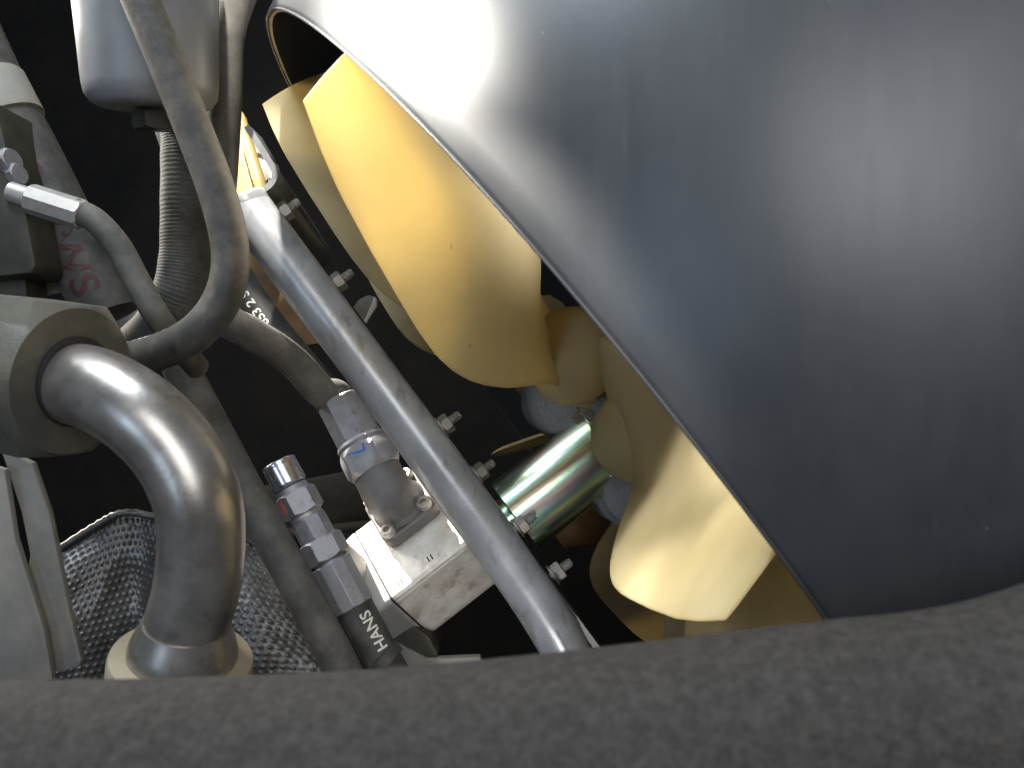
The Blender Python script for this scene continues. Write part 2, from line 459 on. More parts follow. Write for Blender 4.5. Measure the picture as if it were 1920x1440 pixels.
# ------------------------------------------------------------------ fan shroud
def make_shroud():
    n = 160
    prof = [(0.0, 0.4465), (-0.0015, 0.448), (-0.0015, 0.4505), (0.0005, 0.4525), (0.010, 0.457), (0.025, 0.4655), (0.045, 0.4755), (0.07, 0.4855), (0.10, 0.4945),
            (0.14, 0.503), (0.19, 0.510), (0.25, 0.515), (0.34, 0.518), (0.50, 0.520), (0.50, 0.514), (0.34, 0.512), (0.19, 0.504), (0.10, 0.4885), (0.05, 0.473), (0.02, 0.459), (0.0, 0.4465)]
    mb = lathe(C, A, prof[:-1], n, u=M, caps=False)
    k = len(prof) - 1
    for i in range(n):
        j = (i + 1) % n
        mb.f.append(((k - 1) * n + i, (k - 1) * n + j, j, i)); mb.mi.append(0)
    # parts of the wall hang off one root so that the rim bead is a part of its own
    r = thing('fan_shroud', 'large smooth grey plastic fan shroud curving over the right side', 'shroud', C)
    build('shroud_wall', mb, m_shroud, r, sharp=60)
    bead = [(0.0015 + 0.0010 * math.cos(t), 0.4500 + 0.0010 * math.sin(t)) for t in [2 * math.pi * q / 8 for q in range(9)]]
    mbb = lathe(C + A * -0.0035, A, bead, n, u=M, caps=False)
    build('rim_lip', mbb, m_shroud, r, sharp=80)
make_shroud()

# ------------------------------------------------------------------ fan
def interp(tab, x):
    return float(np.interp(x, [t[0] for t in tab], [t[1] for t in tab]))
S_M = [(0.115, 0.016), (0.13, 0.010), (0.142, 0.003), (0.155, -0.009), (0.172, -0.025), (0.190, -0.037), (0.207, -0.0455), (0.224, -0.051), (0.245, -0.0545), (0.27, -0.055), (0.295, -0.0538), (0.341, -0.0505), (0.384, -0.0462), (0.412, -0.041), (0.437, -0.0345)]
S_A = [(0.115, 0.055), (0.14, 0.058), (0.18, 0.056), (0.21, 0.060), (0.24, 0.066), (0.28, 0.071), (0.35, 0.070), (0.40, 0.060), (0.437, 0.046)]
def tau(s, r):
    t = 0.029 - 0.31 * s - (11.0 * s * s * (1 - 0.85 * min(1, max(0, (r - 0.18) / 0.16))) if s > 0 else 0)
    f = min(1, max(0, (0.215 - r) / 0.075)); f = f * f * (3 - 2 * f)
    return t + f * (-1.25 * max(0, s - 0.012))
def make_blade_mesh():
    nu, nv = 30, 46
    d = -M; t_ = -W                                  # blade standing at phi = 0
    mb = MB(); vs = []; fs = []
    top = []; bot = []
    for j in range(nv + 1):
        v = j / nv
        r = 0.115 + (0.437 - 0.115) * v
        thk = 0.0038 + 0.006 * (1 - v) ** 2.2
        sm, sa = interp(S_M, r), interp(S_A, r)
        for i in range(nu + 1):
            u = 0.5 - 0.5 * math.cos(math.pi * i / nu)
            s = sm + (sa - sm) * u
            rr = r + (0.004 * math.sin(math.pi * u) if j == nv else 0)
            tt = tau(s, r)
            ds = (tau(s + 1e-4, r) - tau(s - 1e-4, r)) / 2e-4
            nrm = Vector((-ds, 1)).normalized()       # in (s, tau)
            e = thk * 0.5 * (1 - abs(2 * u - 1) ** 10) ** 0.5 * (0.35 + 0.65 * min(1, (1 - v) * nv / 1.5))
            top.append(A * (s + nrm.x * e) + d * rr + t_ * (tt + nrm.y * e))
            bot.append(A * (s - nrm.x * e) + d * rr + t_ * (tt - nrm.y * e))
    W1 = nu + 1; off = len(top)
    for j in range(nv):
        for i in range(nu):
            q = (j * W1 + i, j * W1 + i + 1, (j + 1) * W1 + i + 1, (j + 1) * W1 + i)
            fs.append(q); fs.append(tuple(off + k for k in q[::-1]))
    for i in range(nu):
        for j in (0, nv):
            a_, b_ = j * W1 + i, j * W1 + i + 1
            fs.append((a_, b_, off + b_, off + a_))
    for j in range(nv):
        for i in (0, nu):
            a_, b_ = j * W1 + i, (j + 1) * W1 + i
            fs.append((a_, b_, off + b_, off + a_))
    return mb.add([p + C for p in top + bot], fs)
fan = thing('cooling_fan', 'cream plastic eight-blade cooling fan half inside the grey shroud', 'fan', C)
PHI0 = 44.3
b0 = build('blade', make_blade_mesh(), m_blade, fan, sharp=50)
boss0 = build('blade_root', lathe(C + A * 0.040 + W * 0.002 - M * 0.045, -M, [(0, 0.018), (0.046, 0.020), (0.053, 0.036), (0.060, 0.0385), (0.085, 0.0385), (0.097, 0.034), (0.105, 0.022)], 40), m_blade, fan, sharp=50)
for k in range(8):
    q = Quaternion(A, R_(PHI0 + 45 * k - (4.5 if k == 7 else 0)))
    if k == 0: b, bs = b0, boss0
    else:
        b, bs = b0.copy(), boss0.copy()
        COL.objects.link(b); COL.objects.link(bs); b.parent = fan; bs.parent = fan
    for o in (b, bs):
        o.rotation_mode = 'QUATERNION'; o.rotation_quaternion = q
hub = build('hub_drum', lathe(C + A * 0.030, A, [(0.001, 0.03), (0.0, 0.072), (0.003, 0.078), (0.008, 0.082), (0.030, 0.082), (0.034, 0.078), (0.035, 0.05)], 72), m_hub, fan, sharp=40)
build('rear_hub_plate', lathe(C, A, [(0.0665, 0.06), (0.068, 0.08), (0.078, 0.08), (0.080, 0.05)], 72), m_hub, fan)
for rho in (-0.058, 0.046):
    prof = [(-0.012, 0.020), (-0.010, 0.028), (-0.004, 0.0325), (0.010, 0.034), (0.050, 0.034)] if rho < 0 else [(-0.030, 0.022), (-0.026, 0.029), (-0.020, 0.031), (-0.016, 0.029), (-0.012, 0.032), (-0.008, 0.0345), (0.0, 0.034), (0.050, 0.034)]
    build('clamp_socket', lathe(FP(0.022, rho, 0.0), W, prof, 56), m_hub, fan, sharp=40)
for k in range(4):
    an = R_(52 + 90 * k)
    c = FP(0.030, -0.064 * math.cos(an), -0.064 * math.sin(an))
    bo = build('hub_bolt', hexa(c + A * -0.009, A, 0.0105, 0.0100), m_chrome, hub)
    build('bolt_thread', lathe(c + A * -0.018, A, [(0, 0.0040), (0.001, 0.0050), (0.009, 0.0050)], 16), m_chrome, bo)

# ------------------------------------------------------------------ spool between motor and fan
spool = thing('drive_sleeve', 'shiny iridescent zinc-plated sleeve joining the motor to the fan hub', 'sleeve', FP(-0.078, 0))
def turned(name, prof, m_, parent, n=72):
    """a lathe part whose object space has z along the fan axis (streaks run lengthwise)"""
    me_mb = lathe(Vector((0, 0, 0)), Vector((0, 0, 1)), prof, n)
    me = bpy.data.meshes.new(name); me.from_pydata([tuple(v) for v in me_mb.v], [], me_mb.f)
    bm = bmesh.new(); bm.from_mesh(me); bmesh.ops.recalc_face_normals(bm, faces=bm.faces); bm.to_mesh(me); bm.free()
    for pl in me.polygons: pl.use_smooth = True
    me.set_sharp_from_angle(angle=R_(38)); me.materials.append(m_)
    o = bpy.data.objects.new(name, me); COL.objects.link(o); o.parent = parent
    o.rotation_mode = 'QUATERNION'; o.rotation_quaternion = A.to_track_quat('Z', 'Y')
    return o
turned('sleeve_barrel', [(0, 0.030), (0.0003, 0.0360), (0.001, 0.0368), (0.106, 0.0368), (0.1075, 0.035)], m_chromate, spool)
turned('spigot', [(-0.012, 0.0215), (0.0, 0.0215)], m_chromate, spool, 48)
turned('locating_collar', [(-0.0125, 0.034), (-0.008, 0.034), (-0.008, 0.0205)], m_black, spool, 48)

# ------------------------------------------------------------------ bracket plate with the bent end and its bolts
plate = thing('motor_bracket', 'dark sheet metal bracket with bright S-bent end behind the silver tube', 'bracket', FP(-0.085, 0.0, -0.05))
def plate_mesh():
    path_px = [(462, 236), (486, 273), (505, 304), (513, 320), (514, 333), (506, 346), (494, 356), (486, 366), (486, 380), (496, 394), (545, 441), (660, 596), (760, 731), (860, 866), (960, 1001), (1090, 1176), (1140, 1243)]
    pts = [P(x, y, 0.735) for x, y in path_px]
    sm = smooth_path(pts, 6)
    # normal in the picture plane
    L_, R2 = [], []
    for i, p in enumerate(sm):
        t = (sm[min(i + 1, len(sm) - 1)] - sm[max(i - 1, 0)]).normalized()
        n = t.cross(Vector((0, 1, 0))).normalized()
        L_.append(p + n * 0.0026); R2.append(p - n * 0.0026)
    dv = W * 0.34 + A * 0.0
    mb = MB(); n = len(sm)
    vs = L_ + R2 + [p + dv for p in L_] + [p + dv for p in R2]
    front, back, sl, sr = [], [], [], []
    for i in range(n - 1):
        front.append((i, i + 1, n + i + 1, n + i))
        back.append((2 * n + i, 2 * n + i + 1, 3 * n + i + 1, 3 * n + i))
        sl.append((i, 2 * n + i, 2 * n + i + 1, i + 1)); sr.append((n + i, n + i + 1, 3 * n + i + 1, 3 * n + i))
    mb.add(vs, front + back + sl + sr + [(0, n, 3 * n, 2 * n), (n - 1, 2 * n - 1, 4 * n - 1, 3 * n - 1)])
    return mb, sm
pmb, psm = plate_mesh()
po = build('bent_plate', pmb, m_plate, plate, sharp=30)
def plate_bolt(parent, rho, wd, s0=-0.084, k=1.0, m_=m_zinc_dull):
    c = FP(s0, rho, wd)
    u = (M * math.cos(rho * 40) + W * math.sin(rho * 40))
    b = build('bolt', lathe(c, A, [(0, 0.0042 * k), (0.021 * k, 0.0042 * k), (0.0215 * k, 0.0036 * k)] if False else
              [(0, 0.0042 * k)] + [((0.010 + 0.0011 * i) * k, (0.0043 if i % 2 else 0.0037) * k) for i in range(11)] + [(0.0225 * k, 0.003 * k)], 20), m_, parent)
    build('washer', lathe(c, A, [(0.0015, 0.0100 * k), (0.0035, 0.0100 * k)], 28), m_, b)
    build('nut', hexa(c + A * 0.0036, A, 0.0085 * k, 0.0090 * k, u), m_, b)
for rho, wd in ((-0.336, -0.035), (-0.259, -0.035), (-0.104, -0.03), (0.058, -0.03)):
    plate_bolt(plate, rho, wd)
for rho, wd in ((-0.051, -0.005), (0.005, -0.042)):
    plate_bolt(plate, rho, wd, k=0.95)

# ------------------------------------------------------------------ silver guard tube
tube = thing('support_tube', 'long straight silver tube running diagonally in front of the motor', 'tube', P(1050, 1215, 0.74))
tp = [P(456, 370, 0.74), P(496, 432, 0.74), P(770, 800, 0.735), P(1000, 1120, 0.73), P(1070, 1240, 0.73), P(1120, 1330, 0.73)]
tpath = smooth_path(tp, 40)
TR = 0.0205
def tube_rad(f):
    x = min(1, f / 0.03)
    return TR * (0.985 + 0.015 * math.sin(f * 31)) * (0.55 + 0.45 * math.sqrt(1 - (1 - x) ** 2))
build('tube_body', sweep(tpath, tube_rad, 48), m_tube, tube)
seam = [p + (Vector((0.0, -1, 0)) * 0.985 + Vector((0.14, 0, 0.06))).normalized() * TR for p in tpath]
build('weld_seam', sweep(seam[int(len(seam) * 0.66):], 0.0007, 8), m_tube, tube)

# ------------------------------------------------------------------ hydraulic motor
TL = R_(45)
NT = (-math.cos(TL) * W - math.sin(TL) * M).normalized()      # top face of the motor
NS = (-math.sin(TL) * W + math.cos(TL) * M).normalized()      # its side facing down and to the camera
def MP(s, x, h): return C + A * s + NS * x + NT * h
motor = thing('hydraulic_motor', 'pale aluminium hydraulic motor block behind the silver tube', 'motor', MP(-0.16, -0.02, -0.04))
def section(s, x0, x1, h0, h1, rr, k=7):
    pts = []
    for (cx, ch, a0) in ((x1 - rr[0], h1 - rr[0], 0), (x0 + rr[1], h1 - rr[1], 90), (x0 + rr[2], h0 + rr[2], 180), (x1 - rr[3], h0 + rr[3], 270)):
        q = rr[(0, 90, 180, 270).index(a0)]
        for i in range(k + 1):
            an = R_(a0 + 90 * i / k)
            pts.append(MP(s, cx + q * math.cos(an), ch + q * math.sin(an)))
    return pts
def extr(sections):
    n = len(sections[0]); vs = [p for sec in sections for p in sec]; fs = []
    for k in range(len(sections) - 1):
        for i in range(n):
            j = (i + 1) % n
            fs.append((k * n + i, k * n + j, (k + 1) * n + j, (k + 1) * n + i))
    fs.append(tuple(range(n))[::-1]); fs.append(tuple((len(sections) - 1) * n + i for i in range(n)))
    return MB().add(vs, fs)
RR = (0.004, 0.008, 0.02, 0.028)
mbody = build('motor_body', extr([section(-0.2005, -0.066, 0.026, -0.046, 0.045, RR), section(-0.118, -0.066, 0.026, -0.046, 0.045, RR)]), m_alu_ext, motor, sharp=30)
R3 = (0.006, 0.012, 0.022, 0.03)
build('end_cover', extr([section(-0.236, -0.058, 0.012, -0.03, 0.036, (0.01, 0.01, 0.02, 0.02)), section(-0.232, -0.066, 0.024, -0.044, 0.043, R3), section(-0.204, -0.0675, 0.0275, -0.048, 0.0465, R3), section(-0.2022, -0.066, 0.026, -0.046, 0.045, R3)]), m_alu, motor, sharp=30)
build('joint_gasket', extr([section(-0.2022, -0.0662, 0.0262, -0.0462, 0.0452, RR), section(-0.2005, -0.0662, 0.0262, -0.0462, 0.0452, RR)]), m_dark, motor, sharp=30)
build('front_flange', extr([section(-0.118, -0.070, 0.030, -0.045, 0.05, (0.012,) * 4), section(-0.1, -0.070, 0.030, -0.045, 0.05, (0.012,) * 4)]), m_alu, motor, sharp=30)
build('body_groove', box(MP(-0.16, 0.0265, 0.0375), A * 0.040, NS * 0.0008, NT * 0.0022), m_alu, mbody)
for (s, x) in ((-0.190, 0.0165), (-0.1865, 0.0165), (-0.158, 0.0155), (-0.1545, 0.0155)):
    build('stamped_tick', box(MP(s, x, 0.0452), A * 0.0006 + NS * 0.0, NS * 0.0028, NT * 0.0003), m_dark, mbody)

# ------------------------------------------------------------------ flanged elbow with its four socket screws
FS, FX = -0.153, -0.045
elbow = thing('flange_elbow', 'dark grey cast elbow bolted by a square flange onto the pale motor', 'pipe fitting', MP(FS, FX, 0.0455))
def rsq(h, half, rr):
    pts = []
    for (sx, sy, a0) in ((1, 1, 0), (-1, 1, 90), (-1, -1, 180), (1, -1, 270)):
        for i in range(6):
            an = R_(a0 + 90 * i / 5)
            pts.append(MP(FS + sx * (half - rr) + rr * math.cos(an), FX + sy * (half - rr) + rr * math.sin(an), h))
    return pts
build('flange', extr([rsq(0.0455, 0.0285, 0.009), rsq(0.0560, 0.0285, 0.009), rsq(0.0580, 0.0265, 0.008)]), m_cast, elbow, sharp=30)
ed = Vector((-0.50, 0.22, 0.86)).normalized()                    # the way the hose leaves
c0 = MP(FS, FX, 0.056)
e_1 = P(704, 880, c0.y - 0.012)
b1, b2 = c0 + NT * 0.026, e_1 - ed * 0.030
epts = []
for i in range(13):
    t = i / 12
    epts.append(c0 * (1 - t) ** 3 + b1 * 3 * t * (1 - t) ** 2 + b2 * 3 * t * t * (1 - t) + e_1 * t ** 3)
ep = smooth_path(epts, 4)
build('elbow_body', sweep(ep, lambda f: 0.0235 + 0.003 * max(0, 1 - f / 0.12) - 0.002 * f, 40), m_cast, elbow, sharp=50)
for sx in (-1, 1):
    for sy in (-1, 1):
        c = MP(FS + sx * 0.0195, FX + sy * 0.0205, 0.058)
        sc_ = build('socket_screw', lathe(c, NT, [(0, 0.0064), (0.0055, 0.0064), (0.0065, 0.0056), (0.0065, 0.0034), (0.0030, 0.0032), (0.0028, 0.0005)], 28), m_zinc_dull, elbow)

# ------------------------------------------------------------------ pressure hose from the elbow
e_end = epts[-1]
hn = e_end + ed * 0.0
hose1 = thing('pressure_hose', 'dusty grey hydraulic hose with crimped ferrule and blue-ticked nut', 'hose', hn)
nut1 = build('swivel_nut', hexa(hn - ed * 0.002, ed, 0.026, 0.0265, NT * math.cos(R_(22)) + A * math.sin(R_(22)), ch=0.2), m_zinc, hose1)
build('nut_collar', lathe(hn + ed * 0.024, ed, [(0, 0.0215), (0.003, 0.0228), (0.006, 0.0215)], 40), m_zinc, hose1)
fer_prof = [(0.029, 0.0195), (0.031, 0.0210), (0.062, 0.0205), (0.066, 0.0190), (0.066, 0.0165)]
build('crimp_ferrule', hexa(hn + ed * 0.029, ed, 0.042, 0.0212, ch=0.10, n=8), m_zinc, hose1)
h0 = hn + ed * 0.065
hp = [h0, h0 + ed * 0.012, P(604, 736, 0.775), P(560, 688, 0.765), P(520, 655, 0.755), P(470, 624, 0.745), P(420, 590, 0.74), P(398, 490, 0.735), P(412, 330, 0.72), P(420, 180, 0.70), P(424, 70, 0.69), P(446, -10, 0.69), P(480, -70, 0.69)]
hpath = smooth_path(hp, 10)
build('hose_body', sweep(hpath, 0.0142, 36), m_rubber_dust, hose1)
# blue tick on the nut facet
def strip(pts, wdt, nrm, thick=0.0004):
    mb = MB(); vs = []
    for i, p in enumerate(pts):
        t = (pts[min(i + 1, len(pts) - 1)] - pts[max(0, i - 1)]).normalized()
        sd = t.cross(nrm).normalized() * (wdt[i] if isinstance(wdt, (list, tuple)) else wdt)
        vs += [p + sd, p - sd, p + sd + nrm * thick, p - sd + nrm * thick]
    fs = []
    for i in range(len(pts) - 1):
        a = 4 * i; b = a + 4
        fs += [(a, b, b + 1, a + 1), (a + 2, a + 3, b + 3, b + 2), (a, a + 2, b + 2, b), (a + 1, b + 1, b + 3, a + 3)]
    fs += [(0, 1, 3, 2), (len(vs) - 4, len(vs) - 2, len(vs) - 1, len(vs) - 3)]
    return mb.add(vs, fs)
def facet_dir(k, off):
    an = R_(60 * k + 30); v = ed.cross((NT * math.cos(R_(22)) + A * math.sin(R_(22)) - ed * 0).normalized())
    uu = (NT * math.cos(R_(22)) + A * math.sin(R_(22))); uu = (uu - ed * uu.dot(ed)).normalized(); vv = ed.cross(uu)
    return uu * math.cos(an) + vv * math.sin(an)
best = max(range(6), key=lambda k: -facet_dir(k, 0).y + 0.3 * facet_dir(k, 0).dot(A))
fd = facet_dir(best, 0); fside = ed.cross(fd); fside = fside if fside.x > 0 else -fside
fc = hn + ed * 0.013 + fd * (0.0265 * math.cos(math.pi / 6) + 0.0002)
build('blue_tick', strip([fc - fside * 0.009 + ed * 0.006, fc + fside * 0.001 + ed * 0.0025, fc + fside * 0.006 + ed * 0.002, fc + fside * 0.0075 + ed * 0.0075], [0.0005, 0.0011, 0.0013, 0.0010], fd, 0.0003), m_blue, hose1)

# ------------------------------------------------------------------ test point stack and the HANS hose
D3 = 0.70
tv = (P(700, 1205, D3 - 0.02) - P(527, 880, D3)).normalized()
def along(a, b, prof_px, d):
    pass
test = thing('test_port_stack', 'zinc hydraulic fittings with a knurled cap screwed to the motor end', 'pipe fitting', P(655, 1025, D3))
def TP(t): return P(527, 878, D3).lerp(P(700, 1205, D3 - 0.012), t)
tax = (TP(1) - TP(0)).normalized(); tl = (TP(1) - TP(0)).length
fu = Vector((0.75, -0.65, 0.25))
kn = MB()
# knurled cap
n = 64; vs = []; fs = []
rows = [(0.000, 0.0112, 0), (0.001, 0.0137, 0), (0.0025, 0.0143, 0), (0.004, 0.0137, 0)] + [(0.005 + 0.0011 * i, 0.0138, 1) for i in range(15)] + [(0.0215, 0.0132, 0), (0.0225, 0.0115, 0)]
u_, v_ = basis(tax)
for ri, (s, r, k) in enumerate(rows):
    for i in range(n):
        an = 2 * math.pi * i / n
        rr = r + (0.00035 * (1 if (i + ri) % 2 else -1) if k else 0)
        vs.append(TP(0) + tax * (s - 0.006) + (u_ * math.cos(an) + v_ * math.sin(an)) * rr)
for k in range(len(rows) - 1):
    for i in range(n):
        j = (i + 1) % n
        fs.append((k * n + i, k * n + j, (k + 1) * n + j, (k + 1) * n + i))
fs.append(tuple(range(n))[::-1]); fs.append(tuple((len(rows) - 1) * n + i for i in range(n)))
build('knurled_cap', kn.add(vs, fs), m_chrome, test, sharp=60)
o1 = TP(0) + tax * 0.0165
build('neck', lathe(o1, tax, [(0, 0.0108), (0.001, 0.0128), (0.005, 0.0132), (0.0055, 0.011)], 36), m_zinc, test)
hx = build('upper_hex', hexa(o1 + tax * 0.005, tax, 0.020, 0.0172, fu), m_zinc, test)
build('middle_neck', lathe(o1 + tax * 0.024, tax, [(0, 0.0135), (0.004, 0.0135), (0.005, 0.011)], 36), m_zinc_dull, test)
build('adapter_body', hexa(o1 + tax * 0.028, tax, 0.020, 0.0145, fu, n=8), m_zinc, test)
build('lower_hex', hexa(o1 + tax * 0.047, tax, 0.019, 0.0185, fu), m_zinc, test)
mid = o1 + tax * 0.056
tgt = MP(-0.222, -0.035, 0.03)
bd = (tgt - mid).normalized()
build('branch_port', hexa(mid + bd * 0.008, bd, 0.014, 0.0165), m_zinc, test)
build('branch_boss', lathe(mid + bd * 0.020, bd, [(0, 0.0135), (0.002, 0.0155), (max(0.012, (tgt - mid).length - 0.018), 0.0155)], 36), m_alu, test)
# red paint stroke on the upper hex
uu = (fu - tax * fu.dot(tax)).normalized(); vv = tax.cross(uu)
def hdir(k): an = R_(60 * k + 30); return uu * math.cos(an) + vv * math.sin(an)
kb = max(range(6), key=lambda k: -hdir(k).y * 0.6 - hdir(k).x * 0.75)
hd = hdir(kb); hs = tax.cross(hd)
rc = o1 + tax * 0.014 + hd * (0.0172 * math.cos(math.pi / 6) + 0.0002)
build('red_mark', strip([rc - tax * 0.0062, rc - tax * 0.002 + hs * 0.0006, rc + tax * 0.002 - hs * 0.0004, rc + tax * 0.006 + hs * 0.0004], [0.0010, 0.0014, 0.0015, 0.0009], hd, 0.0003), m_red, hx)

hans = thing('lettered_hose', 'short dark hose below the zinc fittings with white lettering HANS', 'hose', P(660, 1110, D3))
fo = o1 + tax * 0.066
build('crimp_ferrule', hexa(fo + tax * 0.002, tax, 0.040, 0.0168, fu, ch=0.08, n=10), m_zinc, hans)
build('ferrule_neck', lathe(fo - tax * 0.003, tax, [(0, 0.011), (0.006, 0.0125)], 30), m_zinc_dull, hans)
hs0 = fo + tax * 0.041
hb = smooth_path([hs0, hs0 + tax * 0.02, hs0 + tax * 0.045, hs0 + tax * 0.075 + Vector((0.004, 0, -0.004)), hs0 + tax * 0.12 + Vector((0.01, 0.02, -0.01))], 10)
hb_o = build('hose_body', sweep(hb, 0.0148, 36), m_rubber, hans)
text_on_tube('lettering', 'HANS', hb, 0.0148, 0.0400, Vector((0.42, -0.8, 0.3)), 0.0125, m_ink, hans, flip=True)
build('clamp_band', lathe(hs0 + tax * 0.0440, tax + Vector((0.25, 0, 0.22)), [(0, 0.0150), (0.0005, 0.0168), (0.0095, 0.0168), (0.010, 0.0150)], 40, caps=False), m_rubber_black, hans)

# ------------------------------------------------------------------ dark hose with white figures behind the tube
h853 = thing('figured_hose', 'dark hose with white figures 853 between the dusty hose and silver tube', 'hose', P(700, 900, 0.92))
d8 = 0.92
p853 = smooth_path([P(360, 340, d8), P(410, 460, d8), P(450, 530, d8), P(500, 604, d8), P(550, 666, d8), P(610, 738, d8), P(700, 862, d8 + 0.01), P(770, 990, d8 + 0.03)], 14)
build('hose_body', sweep(p853, 0.0178, 36), m_rubber_black, h853)
def path_at(path, target):
    return min(range(len(path)), key=lambda i: (path[i] - target).length)
i8 = path_at(p853, P(512, 618, d8)); l8 = sum((p853[k] - p853[k - 1]).length for k in range(1, i8 + 1))
text_on_tube('lettering', '1 853 2 S', p853, 0.0178, l8 + 0.007, Vector((0.02, -0.99, 0.06)), 0.0128, m_ink, h853, flip=True, stretch=1.08)

# ------------------------------------------------------------------ hoses at the left
loop = thing('looped_hose', 'grey rubber hose looping down from the top and back to the left', 'hose', P(430, 500, 0.56))
dl = 0.56
lp = [P(238, -60, dl), P(272, 20, dl), P(318, 130, dl), P(362, 240, dl), P(402, 345, dl), P(428, 440, dl), P(431, 510, dl), P(412, 570, dl), P(372, 620, dl), P(318, 652, dl + 0.01), P(255, 672, dl + 0.02), P(180, 688, dl + 0.03), P(120, 700, dl + 0.03)]
lpath = smooth_path(lp, 14)
build('hose_body', sweep(lpath, px(35, dl), 40), m_rubber, loop)
il = path_at(lpath, P(212, 680, dl + 0.02)); ll = sum((lpath[k] - lpath[k - 1]).length for k in range(1, il + 1))
text_on_tube('lettering', 'SO NU - I', lpath, px(35, dl), ll, Vector((-0.12, -0.28, 0.95)), 0.0078, m_ink, loop, flip=True, stretch=1.5)

ribbed = thing('ribbed_sleeve_hose', 'vertical grey hose in a finely ribbed textile sleeve behind the loop', 'hose', P(352, 400, 0.70))
rp = smooth_path([P(352, 236, 0.70), P(352, 300, 0.70), P(351, 400, 0.70), P(349, 480, 0.70), P(335, 550, 0.70), P(300, 612, 0.71), P(240, 668, 0.73), P(170, 715, 0.75)], 70)
_k = [0]
def rib(f):
    _k[0] += 1
    return px(48, 0.70) * (1 + 0.006 * math.sin(_k[0] * 1.05) + 0.008 * math.sin(f * 57))
build('sleeve', sweep(rp, rib, 40), m_rubber, ribbed, sharp=180)
build('end_tab', prism(poly_px([(289, 244), (308, 240), (308, 300)], 0.715), Vector((0, 0.004, 0))), m_galv, ribbed, bevel=0.0005)

thin = thing('thin_hose', 'thin grey hose with a pale crimped ferrule at its upper left', 'hose', P(105, 385, 0.60))
dt = 0.60
tpth = smooth_path([P(140, 394, dt), P(180, 415, dt), P(222, 462, dt), P(258, 528, dt), P(294, 592, dt), P(330, 640, dt + 0.02), P(370, 690, dt + 0.05)], 12)
build('hose_body', sweep(tpth, px(24, dt), 30), m_rubber_dust, thin)
fdir = (P(155, 402, dt) - P(55, 370, dt)).normalized()
build('crimp_ferrule', hexa(P(56, 372, dt), fdir, (P(155, 402, dt) - P(55, 370, dt)).length, px(29, dt), ch=0.1, n=8), m_zinc_dull, thin)
build('ferrule_tail', lathe(P(20, 360, dt), fdir, [(0, px(20, dt)), (0.013, px(20, dt))], 24), m_zinc_dull, thin)

redh = thing('red_lettered_hose', 'thick dark hose with faded red lettering at the far left', 'hose', P(120, 400, 0.66))
dr = 0.66
rpth = smooth_path([P(-60, 60, dr), P(0, 190, dr), P(60, 305, dr), P(118, 420, dr), P(170, 520, dr), P(205, 592, dr)], 14)
build('hose_body', sweep(rpth, px(58, dr), 40), m_rubber, redh, sharp=40)
ir = path_at(rpth, P(70, 320, dr)); lr = sum((rpth[k] - rpth[k - 1]).length for k in range(1, ir + 1))
text_on_tube('lettering', 'S  RWS', rpth, px(58, dr), lr, Vector((0.1, -0.98, 0.0)), 0.030, m_ink_red, redh, stretch=1.15)
sdir = (P(60, 305, dr) - P(0, 190, dr)).normalized()
build('pale_sleeve', lathe(P(-20, 152, dr), sdir, [(0, px(60, dr)), (0.002, px(63, dr)), (0.034, px(63, dr)), (0.0345, px(58, dr))], 40), m_galv, redh)

longt = thing('long_grey_tube', 'plain dusty grey tube slanting down behind the bent steel pipe', 'tube', P(600, 1180, 0.66))
gp = smooth_path([P(336, 684, 0.68), P(352, 715, 0.68), P(397, 800, 0.675), P(466, 930, 0.67), P(546, 1075, 0.665), P(616, 1205, 0.66), P(676, 1320, 0.66)], 10)
build('tube_body', sweep(gp, px(34, 0.67), 36), m_rubber_dust, longt)

# ------------------------------------------------------------------ canister at the top left
can = thing('filter_canister', 'grey filter canister with rounded bottom hanging at top left', 'canister', P(275, 190, 0.64))
cax = (P(268, -120, 0.62) - P(286, 200, 0.64)).normalized()
cr_ = px(120, 0.64)
build('canister_body', lathe(P(286, 192, 0.64), cax, [(-0.004, cr_ * 0.60), (-0.004, cr_ * 0.80), (-0.0015, cr_ * 0.90), (0.004, cr_ * 0.975), (0.011, cr_ * 1.0), (0.06, cr_ * 1.045), (0.14, cr_ * 1.13)], 72), m_can, can, sharp=50)
build('drain_boss', hexa(P(287, 207, 0.64) - cax * 0.014, cax, 0.014, px(38, 0.64)), m_black, can)

# ------------------------------------------------------------------ bent steel pipe, its big nut and its seat
pipe = thing('bent_steel_pipe', 'shiny bent steel pipe curving down from the big nut at left', 'pipe', P(345, 1250, 0.52))
sp = smooth_path([P(60, 712, 0.55), P(110, 716, 0.53), P(180, 730, 0.51), P(262, 778, 0.50), P(330, 850, 0.50), P(370, 935, 0.50), P(378, 1020, 0.505), P(368, 1110, 0.51), P(352, 1165, 0.515), P(344, 1218, 0.52)], 14)
build('pipe_body', sweep(sp, px(79, 0.505), 56), m_steel, pipe)
pax = (sp[-1] - sp[-8]).normalized()
pe = sp[-1]
build('flared_collar', lathe(pe - pax * 0.018, pax, [(0, px(80, 0.52)), (0.004, px(84, 0.52)), (0.012, px(94, 0.52)), (0.018, px(99, 0.52)), (0.024, px(99, 0.52)), (0.026, px(90, 0.52))], 56), m_steel, pipe)
build('seat_ring', lathe(pe + pax * 0.004, pax, [(0, px(112, 0.52)), (0.001, px(128, 0.52)), (0.004, px(131, 0.52)), (0.022, px(131, 0.52)), (0.03, px(120, 0.52))], 56), m_cream, pipe)

